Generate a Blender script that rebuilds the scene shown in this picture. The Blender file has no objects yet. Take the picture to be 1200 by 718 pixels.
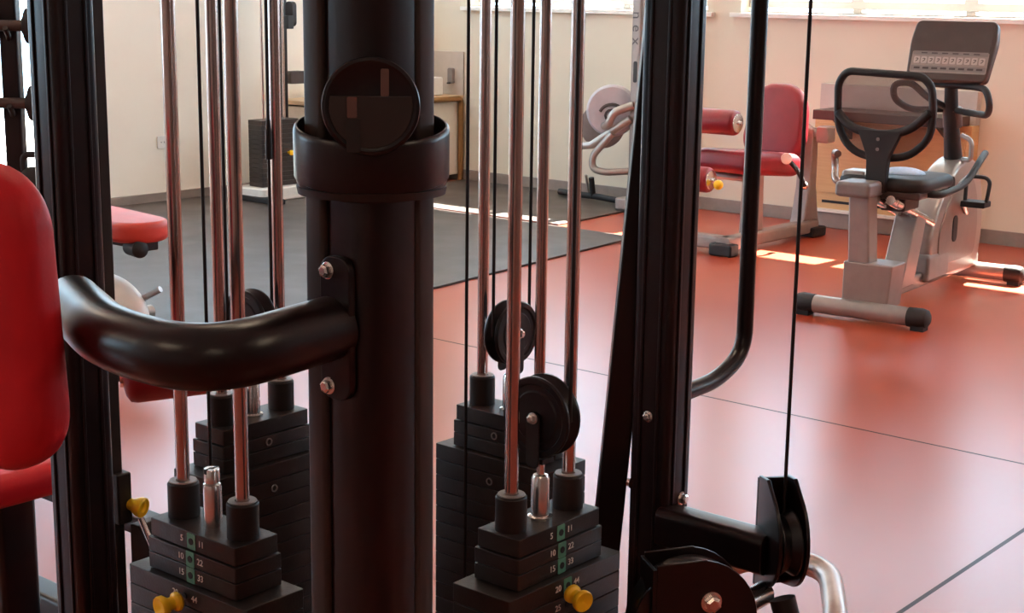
import bpy, bmesh, math, random
from mathutils import Vector, Matrix, Quaternion
random.seed(4)
SC = bpy.context.scene
COL = SC.collection
PI = math.pi

# ------------------------------------------------------------------ materials
def mat(name, col, rough=0.5, metal=0.0, coat=0.0, noise=0.0, scale=20.0, bump=0.0, spec=0.5, rvar=0.0, bscale=None):
    m = bpy.data.materials.new(name); m.use_nodes = True
    nt = m.node_tree; b = nt.nodes['Principled BSDF']
    b.inputs['Base Color'].default_value = (*col, 1); b.inputs['Roughness'].default_value = rough
    b.inputs['Metallic'].default_value = metal; b.inputs['Coat Weight'].default_value = coat
    b.inputs['Coat Roughness'].default_value = 0.12
    b.inputs['Specular IOR Level'].default_value = spec
    tc = nt.nodes.new('ShaderNodeTexCoord')
    n = nt.nodes.new('ShaderNodeTexNoise'); n.inputs['Scale'].default_value = scale; n.inputs['Detail'].default_value = 5
    nt.links.new(tc.outputs['Object'], n.inputs['Vector'])
    if noise > 0:
        r = nt.nodes.new('ShaderNodeValToRGB')
        r.color_ramp.elements[0].position = 0.3; r.color_ramp.elements[1].position = 0.72
        r.color_ramp.elements[0].color = (*[max(0, c*(1-noise)) for c in col], 1)
        r.color_ramp.elements[1].color = (*[min(1, c*(1+noise)) for c in col], 1)
        nt.links.new(n.outputs['Fac'], r.inputs['Fac']); nt.links.new(r.outputs['Color'], b.inputs['Base Color'])
    if rvar > 0:
        mr = nt.nodes.new('ShaderNodeMapRange'); mr.inputs['From Min'].default_value = .3; mr.inputs['From Max'].default_value = .7
        mr.inputs['To Min'].default_value = max(0, rough-rvar); mr.inputs['To Max'].default_value = rough+rvar
        nt.links.new(n.outputs['Fac'], mr.inputs['Value']); nt.links.new(mr.outputs['Result'], b.inputs['Roughness'])
    if bump > 0:
        n2 = nt.nodes.new('ShaderNodeTexNoise'); n2.inputs['Scale'].default_value = bscale or scale*4; n2.inputs['Detail'].default_value = 4
        nt.links.new(tc.outputs['Object'], n2.inputs['Vector'])
        bp = nt.nodes.new('ShaderNodeBump'); bp.inputs['Strength'].default_value = bump; bp.inputs['Distance'].default_value = 0.004
        nt.links.new(n2.outputs['Fac'], bp.inputs['Height']); nt.links.new(bp.outputs['Normal'], b.inputs['Normal'])
    return m

BLACK = mat('black_powder_coat', (.008,.003,.0033), .30, spec=.38)
FLANGE = mat('gloss_lit_black_steel', (.034,.023,.019), .42, spec=.4)  # black steel with the brown reflected gloss lifted into its base colour
BLACKM = mat('black_matte', (.018,.0115,.010), .5, spec=.35)
PLATE = mat('black_cast_plate', (.024,.0165,.0135), .42, noise=.15, scale=60, bump=.1, spec=.4)
RUBBER = mat('black_rubber', (.012,.010,.010), .6, noise=.2)
WHEEL = mat('black_pulley_plastic', (.007,.005,.006), .33, spec=.4)
CHROME = mat('polished_steel', (.60,.475,.43), .22, 1.0, rvar=.05)
STEEL = mat('bright_steel', (.80,.76,.72), .25, 1.0, rvar=.05)
TUBE = mat('worn_steel_tube', (.40,.33,.30), .36, 1.0, noise=.2, rvar=.08)
RED = mat('red_vinyl', (.54,.016,.024), .42, noise=.1, scale=8, bump=.08, bscale=180, spec=.2)
REDDARK = mat('crimson_vinyl', (.20,.006,.013), .38, noise=.12, scale=8, bump=.1, bscale=180)
REDB = mat('bench_red_vinyl', (.50,.045,.030), .45, noise=.1, scale=8)
YEL = mat('yellow_plastic', (.95,.60,.015), .35, noise=.06)
SILVER = mat('silver_paint', (.38,.345,.32), .36, .55, noise=.06, rvar=.05)
SILVERP = mat('silver_rose_paint', (.33,.275,.25), .42, .3, noise=.06)
GREYP = mat('grey_plastic', (.23,.20,.19), .45, noise=.08)
COVERM = mat('taupe_cover', (.26,.215,.195), .4, .2, noise=.05)
KEYM = mat('pale_key_plastic', (.55,.47,.44), .45, noise=.05)
REFLM = mat('cover_reflection_grey', (.030,.022,.019), .3)  # mirror reflection in the round cover, painted as a lighter tone
HILITEM = mat('cover_highlight_bronze', (.16,.10,.085), .35, .4)  # colour of the highlights painted onto the round cover
DGREY = mat('dark_brown_plastic', (.055,.036,.032), .45, noise=.1)
LILAC = mat('pale_lilac_cover', (.50,.46,.50), .4, noise=.06)
WHITEP = mat('white_plastic', (.80,.78,.74), .4, noise=.04)
GREEN = mat('green_tag', (.09,.30,.20), .5, noise=.1)
INK = mat('white_print', (.75,.72,.66), .6, noise=.03)
DINK = mat('dark_print', (.06,.045,.045), .6, noise=.03)
BRASS = mat('brass_trim', (.25,.125,.04), .38, .4, noise=.1)
LAMIN = mat('laminate_top', (.60,.42,.26), .35, noise=.1)
CREAMP = mat('cream_panel', (.78,.72,.62), .5, noise=.03)
SPLASH = mat('grey_splashback', (.52,.46,.41), .4, noise=.04)
BLUET = mat('light_blue_towel', (.52,.66,.86), .9, noise=.1, scale=60, bump=.4)
MATM = mat('grey_rubber_mat', (.058,.043,.037), .45, noise=.22, scale=3.0, rvar=.07, bump=.12, bscale=220)

def wood_mat():
    m = mat('pale_wood', (.62,.40,.19), .45)
    nt = m.node_tree; b = nt.nodes['Principled BSDF']
    tc = nt.nodes.new('ShaderNodeTexCoord'); mp = nt.nodes.new('ShaderNodeMapping'); mp.inputs['Scale'].default_value = (2, 2, 30)
    n = nt.nodes.new('ShaderNodeTexNoise'); n.inputs['Scale'].default_value = 2.5; n.inputs['Detail'].default_value = 6
    r = nt.nodes.new('ShaderNodeValToRGB'); r.color_ramp.elements[0].color = (.52,.31,.13,1); r.color_ramp.elements[1].color = (.68,.46,.23,1)
    nt.links.new(tc.outputs['Object'], mp.inputs['Vector']); nt.links.new(mp.outputs['Vector'], n.inputs['Vector'])
    nt.links.new(n.outputs['Fac'], r.inputs['Fac']); nt.links.new(r.outputs['Color'], b.inputs['Base Color'])
    return m
WOOD = wood_mat()

def floor_mat():
    m = bpy.data.materials.new('terracotta_resin_floor'); m.use_nodes = True
    nt = m.node_tree; b = nt.nodes['Principled BSDF']; L = nt.links.new
    tc = nt.nodes.new('ShaderNodeTexCoord')
    n = nt.nodes.new('ShaderNodeTexNoise'); n.inputs['Scale'].default_value = .9; n.inputs['Detail'].default_value = 3
    r = nt.nodes.new('ShaderNodeValToRGB'); r.color_ramp.elements[0].position = .3; r.color_ramp.elements[1].position = .75
    r.color_ramp.elements[0].color = FLOOR_A; r.color_ramp.elements[1].color = FLOOR_B
    L(tc.outputs['Object'], n.inputs['Vector']); L(n.outputs['Fac'], r.inputs['Fac'])
    sx = nt.nodes.new('ShaderNodeSeparateXYZ'); L(tc.outputs['Object'], sx.inputs['Vector'])
    def joint(sock, at, w):
        a = nt.nodes.new('ShaderNodeMath'); a.operation = 'SUBTRACT'; a.inputs[1].default_value = at; L(sock, a.inputs[0])
        c = nt.nodes.new('ShaderNodeMath'); c.operation = 'ABSOLUTE'; L(a.outputs[0], c.inputs[0])
        d = nt.nodes.new('ShaderNodeMath'); d.operation = 'LESS_THAN'; d.inputs[1].default_value = w; L(c.outputs[0], d.inputs[0])
        return d.outputs[0]
    j = [joint(sx.outputs['Y'], -4.13, .0055), joint(sx.outputs['X'], 6.95, .0065), joint(sx.outputs['X'], 11.1, .005), joint(sx.outputs['Y'], -8.3, .005)]
    s = j[0]
    for k in j[1:]:
        mx = nt.nodes.new('ShaderNodeMath'); mx.operation = 'MAXIMUM'; L(s, mx.inputs[0]); L(k, mx.inputs[1]); s = mx.outputs[0]
    mix = nt.nodes.new('ShaderNodeMix'); mix.data_type = 'RGBA'; L(s, mix.inputs['Factor']); L(r.outputs['Color'], mix.inputs['A'])
    mix.inputs['B'].default_value = (.05,.02,.018,1); L(mix.outputs['Result'], b.inputs['Base Color'])
    iv = nt.nodes.new('ShaderNodeMapRange'); iv.inputs['To Min'].default_value = .85; iv.inputs['To Max'].default_value = .05; L(s, iv.inputs['Value']); L(iv.outputs['Result'], b.inputs['Specular IOR Level'])
    n2 = nt.nodes.new('ShaderNodeTexNoise'); n2.inputs['Scale'].default_value = 2.2; n2.inputs['Detail'].default_value = 2
    L(tc.outputs['Object'], n2.inputs['Vector'])
    mr = nt.nodes.new('ShaderNodeMapRange'); mr.inputs['From Min'].default_value = .3; mr.inputs['From Max'].default_value = .7
    mr.inputs['To Min'].default_value = .195; mr.inputs['To Max'].default_value = .225
    b.inputs['Roughness'].default_value = .28
    return m
FLOOR_A = (.30,.042,.016,1); FLOOR_B = (.37,.057,.024,1)
FLOOR = floor_mat()
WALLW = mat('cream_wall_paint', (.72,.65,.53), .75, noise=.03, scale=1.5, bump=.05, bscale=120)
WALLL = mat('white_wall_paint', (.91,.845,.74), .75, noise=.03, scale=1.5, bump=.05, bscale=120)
WALLD = mat('brown_wall_paint', (.20,.14,.115), .75, noise=.05, scale=1.5)
WALLB = mat('tan_wall_paint', (.46,.38,.33), .75, noise=.05, scale=1.5)
CEIL = mat('ceiling_paint', (.85,.82,.78), .8, noise=.02, scale=2)
BASEM = mat('grey_baseboard', (.26,.21,.185), .5, noise=.08)
FRAMEM = mat('window_frame_paint', (.62,.58,.52), .45, noise=.04)
SILLM = mat('sill_paint', (.86,.82,.76), .5, noise=.03)
CONC = mat('outside_concrete', (.5,.48,.45), .9, noise=.15, scale=2)

def glass_mat(name, tint, alpha_mix, rough=0.0):
    m = bpy.data.materials.new(name); m.use_nodes = True; nt = m.node_tree; nt.nodes.clear()
    o = nt.nodes.new('ShaderNodeOutputMaterial'); t = nt.nodes.new('ShaderNodeBsdfTransparent'); g = nt.nodes.new('ShaderNodeBsdfGlossy')
    t.inputs['Color'].default_value = (*tint, 1); g.inputs['Roughness'].default_value = rough
    f = nt.nodes.new('ShaderNodeValue'); f.outputs[0].default_value = .05
    mx = nt.nodes.new('ShaderNodeMixShader'); nt.links.new(f.outputs[0], mx.inputs[0]); nt.links.new(t.outputs[0], mx.inputs[1]); nt.links.new(g.outputs[0], mx.inputs[2])
    nt.links.new(mx.outputs[0], o.inputs[0]); return m
GLASS = glass_mat('window_glass', (.97,.98,.98), 0)
SMOKE = glass_mat('smoked_clear_plastic', (.55,.50,.49), 0, .05)
def mesh_fabric():
    m = mat('brown_mesh_fabric', (.16,.115,.10), .7); nt = m.node_tree; b = nt.nodes['Principled BSDF']
    tc = nt.nodes.new('ShaderNodeTexCoord'); w = nt.nodes.new('ShaderNodeTexVoronoi'); w.inputs['Scale'].default_value = 260
    nt.links.new(tc.outputs['Object'], w.inputs['Vector'])
    mr = nt.nodes.new('ShaderNodeMapRange'); mr.inputs['From Max'].default_value = .6; mr.inputs['To Min'].default_value = .56; mr.inputs['To Max'].default_value = .66
    nt.links.new(w.outputs['Distance'], mr.inputs['Value']); nt.links.new(mr.outputs['Result'], b.inputs['Alpha'])
    return m
MESHF = mesh_fabric()
def lamp_mat(name, col, s):
    m = bpy.data.materials.new(name); m.use_nodes = True; b = m.node_tree.nodes['Principled BSDF']
    b.inputs['Base Color'].default_value = (.9,.9,.9,1); b.inputs['Emission Color'].default_value = (*col,1); b.inputs['Emission Strength'].default_value = s
    return m

# ------------------------------------------------------------------ mesh helpers (world coordinates)
class MB:
    def __init__(s): s.bm = bmesh.new()
    def _face(s, vs):
        try: return s.bm.faces.new(vs)
        except ValueError: return None
    def box(s, lo, hi, M=None):
        lo, hi = Vector(lo), Vector(hi)
        vs = []
        for k in range(8):
            p = Vector((hi.x if k & 1 else lo.x, hi.y if k & 2 else lo.y, hi.z if k & 4 else lo.z))
            vs.append(s.bm.verts.new(M @ p if M else p))
        for f in ((0,2,3,1),(4,5,7,6),(0,1,5,4),(2,6,7,3),(0,4,6,2),(1,3,7,5)): s._face([vs[i] for i in f])
        return s
    def cbox(s, c, size, M=None):
        c, h = Vector(c), Vector(size)/2
        return s.box(c-h, c+h, M)
    def ring(s, c, u, v, r, n, ph=0): return [s.bm.verts.new(c + u*(r*math.cos(2*PI*i/n+ph)) + v*(r*math.sin(2*PI*i/n+ph))) for i in range(n)]
    def skin(s, rings, cap=True, closed=False):
        n = len(rings[0])
        prs = list(zip(rings, rings[1:])) + ([(rings[-1], rings[0])] if closed else [])
        for a, b in prs:
            for i in range(n): s._face((a[i], a[(i+1) % n], b[(i+1) % n], b[i]))
        if cap and not closed: s._face(list(reversed(rings[0]))); s._face(rings[-1])
    def lathe(s, p, d, prof, n=32, cap=True, closed=False):   # prof: (distance along axis, radius)
        p, d = Vector(p), Vector(d).normalized()
        u = d.orthogonal().normalized(); v = d.cross(u)
        s.skin([s.ring(p + d*t, u, v, max(r, 1e-5), n) for t, r in prof], cap, closed); return s
    def cyl(s, p0, p1, r, r1=None, n=24):
        p0, p1 = Vector(p0), Vector(p1); return s.lathe(p0, p1-p0, [(0, r), ((p1-p0).length, r if r1 is None else r1)], n)
    def tube(s, pts, r, n=14, closed=False, sq=None):
        pts = [Vector(p) for p in pts]; m = len(pts)
        tg = []
        for i in range(m):
            a = pts[i-1] if (i > 0 or closed) else pts[i]; b = pts[(i+1) % m] if (i < m-1 or closed) else pts[i]
            tg.append((b-a).normalized())
        u = tg[0].orthogonal().normalized()
        if sq: u = Vector(sq) - tg[0]*Vector(sq).dot(tg[0]); u.normalize()
        rings = []
        for i in range(m):
            if i: u = tg[i-1].rotation_difference(tg[i]) @ u; u = (u - tg[i]*u.dot(tg[i])).normalized()
            v = tg[i].cross(u)
            rr = r[i] if isinstance(r, (list, tuple)) else r
            rings.append(s.ring(pts[i], u, v, rr, n))
        s.skin(rings, True, closed); return s
    def prism(s, poly, o, ux, uy, depth):        # polygon in plane (o,ux,uy) extruded along ux x uy by depth
        o, ux, uy = Vector(o), Vector(ux).normalized(), Vector(uy).normalized(); w = ux.cross(uy)*depth
        a = [s.bm.verts.new(o + ux*x + uy*y) for x, y in poly]; b = [s.bm.verts.new(q.co + w) for q in a]
        s._face(list(reversed(a))); s._face(b); n = len(a)
        for i in range(n): s._face((a[i], a[(i+1) % n], b[(i+1) % n], b[i]))
        return s
    def pillow(s, poly, o, ux, uy, depth, rnd):  # extruded outline with soft rounded rim on both faces
        o, ux, uy = Vector(o), Vector(ux).normalized(), Vector(uy).normalized(); w = ux.cross(uy)
        cx = sum(p[0] for p in poly)/len(poly); cy = sum(p[1] for p in poly)/len(poly)
        ex = max(abs(p[0]-cx) for p in poly); ey = max(abs(p[1]-cy) for p in poly)
        rings = []
        K = 6
        prof = [(-depth/2+rnd*(1-math.sin(PI/2*k/K)) - 0, rnd*(1-math.cos(PI/2*k/K))) for k in range(K, -1, -1)]
        prof = prof + [(-t, ins) for t, ins in reversed(prof)]
        for t, ins in prof:
            rings.append([s.bm.verts.new(o + ux*(cx+(x-cx)*(1-ins/ex)) + uy*(cy+(y-cy)*(1-ins/ey)) + w*t) for x, y in poly])
        n = len(poly)
        for a, b in zip(rings, rings[1:]):
            for i in range(n): s._face((a[i], a[(i+1) % n], b[(i+1) % n], b[i]))
        for rg, flip, t in ((rings[0], True, -1), (rings[-1], False, 1)):
            ctr = s.bm.verts.new(o + ux*cx + uy*cy + w*(t*(depth/2 + rnd*.12)))
            for i in range(n):
                f = (rg[i], rg[(i+1) % n], ctr); s._face(tuple(reversed(f)) if flip else f)
        return s
    def ball(s, c, r, sx=1, sy=1, sz=1, n=24, m=14, lo=-1.0, hi=1.0):
        c = Vector(c); rings = []
        a0, a1 = math.asin(lo), math.asin(hi)
        for j in range(m+1):
            a = a0 + (a1-a0)*j/m
            rings.append([s.bm.verts.new(c + Vector((sx*r*math.cos(a)*math.cos(2*PI*i/n), sy*r*math.cos(a)*math.sin(2*PI*i/n), sz*r*math.sin(a)))) for i in range(n)])
        s.skin(rings); return s

def rrect(w, h, r, n=6, cx=0, cy=0):
    pts = []
    for (sx, sy, a0) in ((1,1,0),(-1,1,90),(-1,-1,180),(1,-1,270)):
        for k in range(n+1):
            a = math.radians(a0 + 90*k/n); pts.append((cx + sx*(w/2-r) + r*math.cos(a), cy + sy*(h/2-r) + r*math.sin(a)))
    return pts
def fillet(pts, r, n=7, closed=False):
    pts = [Vector(p) for p in pts]; out = []; m = len(pts)
    for i in range(m):
        if not closed and i in (0, m-1): out.append(pts[i]); continue
        a, b, c = pts[i-1], pts[i], pts[(i+1) % m]
        d1, d2 = (a-b), (c-b); l = min(r, d1.length*.48, d2.length*.48)
        p, q = b + d1.normalized()*l, b + d2.normalized()*l
        for k in range(n+1):
            t = k/n; out.append(p*(1-t)**2 + b*(2*t*(1-t)) + q*t*t)
    return out

def finish(o, smooth=35, bevel=0, seg=2):
    me = o.data
    for p in me.polygons: p.use_smooth = True
    me.set_sharp_from_angle(angle=math.radians(smooth))
    if bevel:
        b = o.modifiers.new('bevel', 'BEVEL'); b.width = bevel; b.segments = seg; b.limit_method = 'ANGLE'; b.angle_limit = math.radians(40); b.harden_normals = True
    return o
def obj(name, mb, m, parent=None, bevel=0, smooth=35, label=None):
    bmesh.ops.remove_doubles(mb.bm, verts=mb.bm.verts, dist=1e-6)
    bmesh.ops.recalc_face_normals(mb.bm, faces=mb.bm.faces)
    root = parent
    while root is not None and root.parent is not None: root = root.parent
    if root is not None:
        T = Matrix.Translation(root.location) @ root.rotation_euler.to_matrix().to_4x4()
        mb.bm.transform(T.inverted())
    me = bpy.data.meshes.new(name); mb.bm.to_mesh(me); mb.bm.free()
    me.materials.append(m)
    o = bpy.data.objects.new(name, me); COL.objects.link(o)
    if parent is not None: o.parent = parent
    if label: o['label'] = label
    return finish(o, smooth, bevel)
def thing(name, label, cat, loc=(0,0,0), rz=0, group=None):
    o = bpy.data.objects.new(name, None); COL.objects.link(o); o.empty_display_size = .1
    o.location = loc; o.rotation_euler = (0,0,rz); return tag(o, label, cat, group)
def tag(o, label, cat, group=None, kind=None):
    o['label'] = label; o['category'] = cat
    if group: o['group'] = group
    if kind: o['kind'] = kind
    return o
def struct(name, mb, m, bevel=0):
    o = obj(name, mb, m, None, bevel); o['kind'] = 'structure'; return o
def origin(o, p):      # move a single-mesh thing's origin to p, geometry stays
    p = Vector(p); o.data.transform(Matrix.Translation(-p)); o.location = p; return o
def text(name, body, size, p, ux, uy, m, parent, depth=.0006):
    cu = bpy.data.curves.new(name, 'FONT'); cu.body = body; cu.size = size; cu.align_x = 'CENTER'; cu.align_y = 'CENTER'; cu.extrude = depth
    tmp = bpy.data.objects.new('tmp', cu); COL.objects.link(tmp)
    dg = bpy.context.evaluated_depsgraph_get(); me = bpy.data.meshes.new_from_object(tmp.evaluated_get(dg))
    bpy.data.objects.remove(tmp)
    ux, uy = Vector(ux).normalized(), Vector(uy).normalized(); w = ux.cross(uy)
    M = Matrix.Translation(Vector(p)) @ Matrix((ux, uy, w)).transposed().to_4x4()
    root = parent
    while root.parent is not None: root = root.parent
    T = Matrix.Translation(root.location) @ root.rotation_euler.to_matrix().to_4x4()
    me.transform(T.inverted() @ M); me.materials.clear(); me.materials.append(m)
    o = bpy.data.objects.new(name, me); COL.objects.link(o); o.parent = parent; return o

V = Vector
X, Y, Zu = V((1,0,0)), V((0,1,0)), V((0,0,1))

# ------------------------------------------------------------------ room (window wall on Y=0, left wall on X=0)
RX, RY, RH = 12.0, -13.0, 3.1
struct('floor', MB().box((-.3, RY-.3, -.2), (RX+.3, .3, 0)), FLOOR)
struct('ceiling', MB().box((-.3, RY-.3, RH), (RX+.3, .3, RH+.2)), CEIL)
def wall_with_openings(name, m, axis, a0, a1, thick0, thick1, ops):
    """one wall as one mesh: boxes around rectangular openings ops = [(s0,s1,z0,z1)] sorted along the wall"""
    mb = MB()
    def put(s0, s1, z0, z1):
        if s1-s0 < 1e-4 or z1-z0 < 1e-4: return
        if axis == 'x': mb.box((s0, thick0, z0), (s1, thick1, z1))
        else: mb.box((thick0, s0, z0), (thick1, s1, z1))
    c = a0
    for s0, s1, z0, z1 in ops:
        put(c, s0, 0, RH); put(s0, s1, 0, z0); put(s0, s1, z1, RH); c = s1
    put(c, a1, 0, RH)
    return struct(name, mb, m)
WZ0, WZ1 = 1.325, 2.72
wins = [(.66, 2.79, WZ0, WZ1), (3.05, 5.9, WZ0, WZ1), (6.15, 8.9, WZ0, WZ1), (9.2, 11.6, WZ0, WZ1)]
wall_with_openings('wall_window', WALLW, 'x', 0, RX, 0, .26, wins)
lops = [(-11.4, -8.6, .9, 2.5), (-5.6, -3.07, .12, 2.5), (-2.75, -.5, 1.56, 2.72)]
wall_with_openings('wall_left', WALLL, 'y', RY, .26, -.26, 0, lops)
struct('wall_right', MB().box((RX, RY, 0), (RX+.25, .26, RH)), WALLD)
struct('wall_back', MB().box((-.26, RY-.25, 0), (RX+.25, RY, RH)), WALLB)
struct('baseboard_window', MB().box((.02, -.018, 0), (RX, 0, .085)), BASEM, .003)
struct('baseboard_left', MB().box((0, -3.07, 0), (.016, -.02, .07)), BASEM, .003)

def window(n, axis, s0, s1, z0, z1, q0, q1, mulls, sill=True):
    """frame with mullions, glass and inside sill; q0,q1 = frame depth range across the wall"""
    fr = MB()
    def put(mb, a, b, za, zb, qa=q0, qb=q1):
        if axis == 'x': mb.box((a, qa, za), (b, qb, zb))
        else: mb.box((qa, a, za), (qb, b, zb))
    w = .045
    put(fr, s0, s1, z0+.035, z0+.035+w); put(fr, s0, s1, z1-w, z1); put(fr, s0, s0+w, z0+.035+w, z1-w); put(fr, s1-w, s1, z0+.035+w, z1-w)
    put(fr, s0, s1, z0, z0+.012)
    for m_ in mulls: put(fr, m_-.045, m_+.045, z0+.035+w, z1-w); put(fr, m_-.03, m_+.03, z0+.012, z0+.035)
    f = struct(n, fr, FRAMEM, .004)
    g = MB(); qm = (q0+q1)/2
    put(g, s0+.02, s1-.02, z0+.03, z1-.03, qm-.003, qm+.003)
    obj('window_pane', g, GLASS, f)
    if sill:
        sb = MB()
        if axis == 'x': sb.box((s0-.06, -.045, z0-.028), (s1+.06, .0, z0)); sb.box((s0, 0, z0-.001), (s1, q0, z0+.002))
        obj('window_sill', sb, SILLM, f, .004)
    return f
window('window_1', 'x', .66, 2.79, WZ0, WZ1, .10, .16, [1.33, 2.05])
window('window_2', 'x', 3.05, 5.9, WZ0, WZ1, .10, .16, [3.838, 4.586, 5.26])
window('window_3', 'x', 6.15, 8.9, WZ0, WZ1, .10, .16, [7.07, 7.98])
window('window_4', 'x', 9.2, 11.6, WZ0, WZ1, .10, .16, [10.0, 10.8])
window('window_5', 'y', -5.6, -3.07, .12, 2.5, -.18, -.12, [-4.33], False)
window('window_6', 'y', -11.4, -8.6, .9, 2.5, -.18, -.12, [-10.0], False)
window('window_7', 'y', -2.75, -.5, 1.56, 2.72, -.18, -.12, [-1.63], False)
# outside: ground, and an unseen overhang added to cut sun to a strip
struct('trim_1', MB().box((-9, -20, -.5), (-.3, 12, -.25)), CONC)
struct('trim_2', MB().box((-.3, .3, -.5), (RX+6, 12, -.25)), CONC)
ea = MB(); ea.prism([(-.5, .26), (-.5, 1.3), (RX+.5, 1.3), (RX+.5, .26)], (0,0,0), X, Y, .10)
SUN_EAVE = struct('added_eave', ea, CONC); SUN_EAVE.location = (0,0,3.13)

# ceiling luminaires added as fill light (all out of the frame above)
FILL_LAMPS = [(x, y) for x in (1.9, 5.8, 9.8) for y in (-2.6, -6.4, -10.2)]
LEM = lamp_mat('fill_diffuser', (1.0,.78,.56), 15.0); LEMD = lamp_mat('weak_fill_diffuser', (1.0,.80,.58), 7.0)
for i, (x, y) in enumerate(FILL_LAMPS):
    j = i % 3
    pos = ['by the window wall','mid room','at the back of the room'][i % 3] + [' on the left',' in the middle',' on the right'][i//3]
    t = thing('added_ceiling_light', 'added long white ceiling light '+pos, 'light', (x, y, RH), 0, 'added fill lights in rows')
    obj('light_housing', MB().box((x-.65, y-.16, RH-.05), (x+.65, y+.16, RH)), WHITEP, t, .005)
    obj('light_diffuser', MB().box((x-.62, y-.13, RH-.062), (x+.62, y+.13, RH-.05)), LEM if j else LEMD, t)

# rubber mats
m1 = MB().prism([(.36,-1.36),(.36,-1.42),(.02,-1.42),(.02,-3.06),(2.2,-5.9),(3.42,-5.9),(3.42,-3.3),(3.22,-1.36)][::1], (0,0,0), X, Y, .012)
tag(origin(obj('rubber_mat', m1, MATM, None, .002), (1.7,-3,0)), 'large grey rubber floor mat nearest the machines', 'mat')
m2 = MB().prism([(.64,-.03),(.64,-.39),(.37,-.39),(.37,-1.345),(2.58,-1.30),(2.50,-.03)], (0,0,0), X, Y, .012)
tag(origin(obj('rubber_mat', m2, MATM, None, .002), (1.3,-.6,0)), 'narrow grey rubber floor mat along the window wall', 'mat')

# ------------------------------------------------------------------ multi-station frame
KC = V((6.97, -7.27, 0)); UL = V((6.26, -7.27, 0)); UR = V((6.97, -6.56, 0)); UB = V((6.26, -6.56, 0))
GYM = thing('cable_station_frame', 'black four-sided cable exercise station with thick front column, uprights and steel guide rods', 'exercise machine', (6.615, -6.915, 0))
def sq_tube(c, side, r, z0, z1):
    mb = MB(); mb.prism(rrect(side, side, r, 5), (c.x, c.y, z0), X, Y, z1-z0); return mb
TOP = 2.25
col = obj('column', sq_tube(KC, .116, .040, .06, TOP), BLACK, GYM, 0, 50)
# flanges down the outer rims of the column
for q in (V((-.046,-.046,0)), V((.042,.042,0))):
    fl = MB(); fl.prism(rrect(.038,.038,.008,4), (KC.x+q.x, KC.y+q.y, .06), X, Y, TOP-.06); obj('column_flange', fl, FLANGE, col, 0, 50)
def screw(p, d, r, parent, m=STEEL, hexa=True):
    d = V(d).normalized(); mb = MB()
    mb.lathe(p, d, [(0, r*1.25), (.0015, r*1.25), (.002, r*1.05)], 20)
    mb.lathe(V(p)+d*.002, d, [(0, r*.95), (r*.75, r*.95), (r*.95, r*.6)], 6 if hexa else 16)
    return obj('bolt', mb, m, parent, 0, 30, 'bright steel bolt head')
for nm, c in (('left', UL), ('right', UR), ('rear', UB)):
    u = obj('upright', sq_tube(c, .080, .012, .06, TOP), BLACK, GYM, 0, 50)
    rib = MB()
    for sx, sy in ((-1,0),(1,0),(0,-1),(0,1)):       # raised profile ribs on each side
        for k in (-.018, .018):
            rib.prism(rrect(.004 if sx else .006, .006 if sx else .004, .0015, 3), (c.x+sx*.041+(0 if sx else k), c.y+sy*.041+(k if sx else 0), .06), X, Y, TOP-.06)
    obj('upright_rib', rib, BLACK, u)
    if nm == 'left':
        screw((c.x-.0, c.y-.041, 1.012), (0,-1,0), .006, u); screw((c.x-.0, c.y-.041, .74), (0,-1,0), .006, u)
    if nm == 'right':
        screw((c.x+.000, c.y-.041, .728), (0,-1,0), .008, u); screw((c.x-.030, c.y-.041, .60), (-1,0,0), .008, u)
        screw((c.x+.041, c.y+.01, .575), (1,0,0), .010, u)
# base frame and top frame linking the four corners
bf = MB()
for a, b in ((KC, UL), (KC, UR), (UL, UB), (UR, UB)):
    d = (b-a).normalized(); n = d.cross(Zu)*.045
    lo = V((min(a.x,b.x), min(a.y,b.y), 0)) - V((.05,.05,0)); hi = V((max(a.x,b.x), max(a.y,b.y), .08)) + V((.05,.05,0))
    bf.box(lo, hi)
obj('base_frame', bf, BLACK, GYM, .006)
tf = MB()
for a, b in ((KC, UL), (KC, UR), (UL, UB), (UR, UB)):
    lo = V((min(a.x,b.x), min(a.y,b.y), TOP)) - V((.06,.06,0)); hi = V((max(a.x,b.x), max(a.y,b.y), TOP+.1)) + V((.06,.06,0))
    tf.box(lo, hi)
obj('top_frame', tf, BLACK, GYM, .006)
# leaning stays
def stay(p0, p1, w, t, name='stay'):
    p0, p1 = V(p0), V(p1); d = (p1-p0).normalized(); s = V((w[0], w[1], 0)).normalized()*(t/2); q = d.cross(s).normalized()*.022
    mb = MB(); a = [mb.bm.verts.new(p0+s*i+q*j) for i, j in ((1,1),(-1,1),(-1,-1),(1,-1))]; b = [mb.bm.verts.new(p1+s*i+q*j) for i, j in ((1,1),(-1,1),(-1,-1),(1,-1))]
    mb.skin([a, b]); return obj(name, mb, BLACK, GYM, .004)
stay((6.857,-6.607,.08), (6.960,-6.490,2.24), (.764,.645), .050)
stay((6.135,-6.632,.08), (6.315,-6.594,2.24), (.764,.645), .024)
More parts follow.
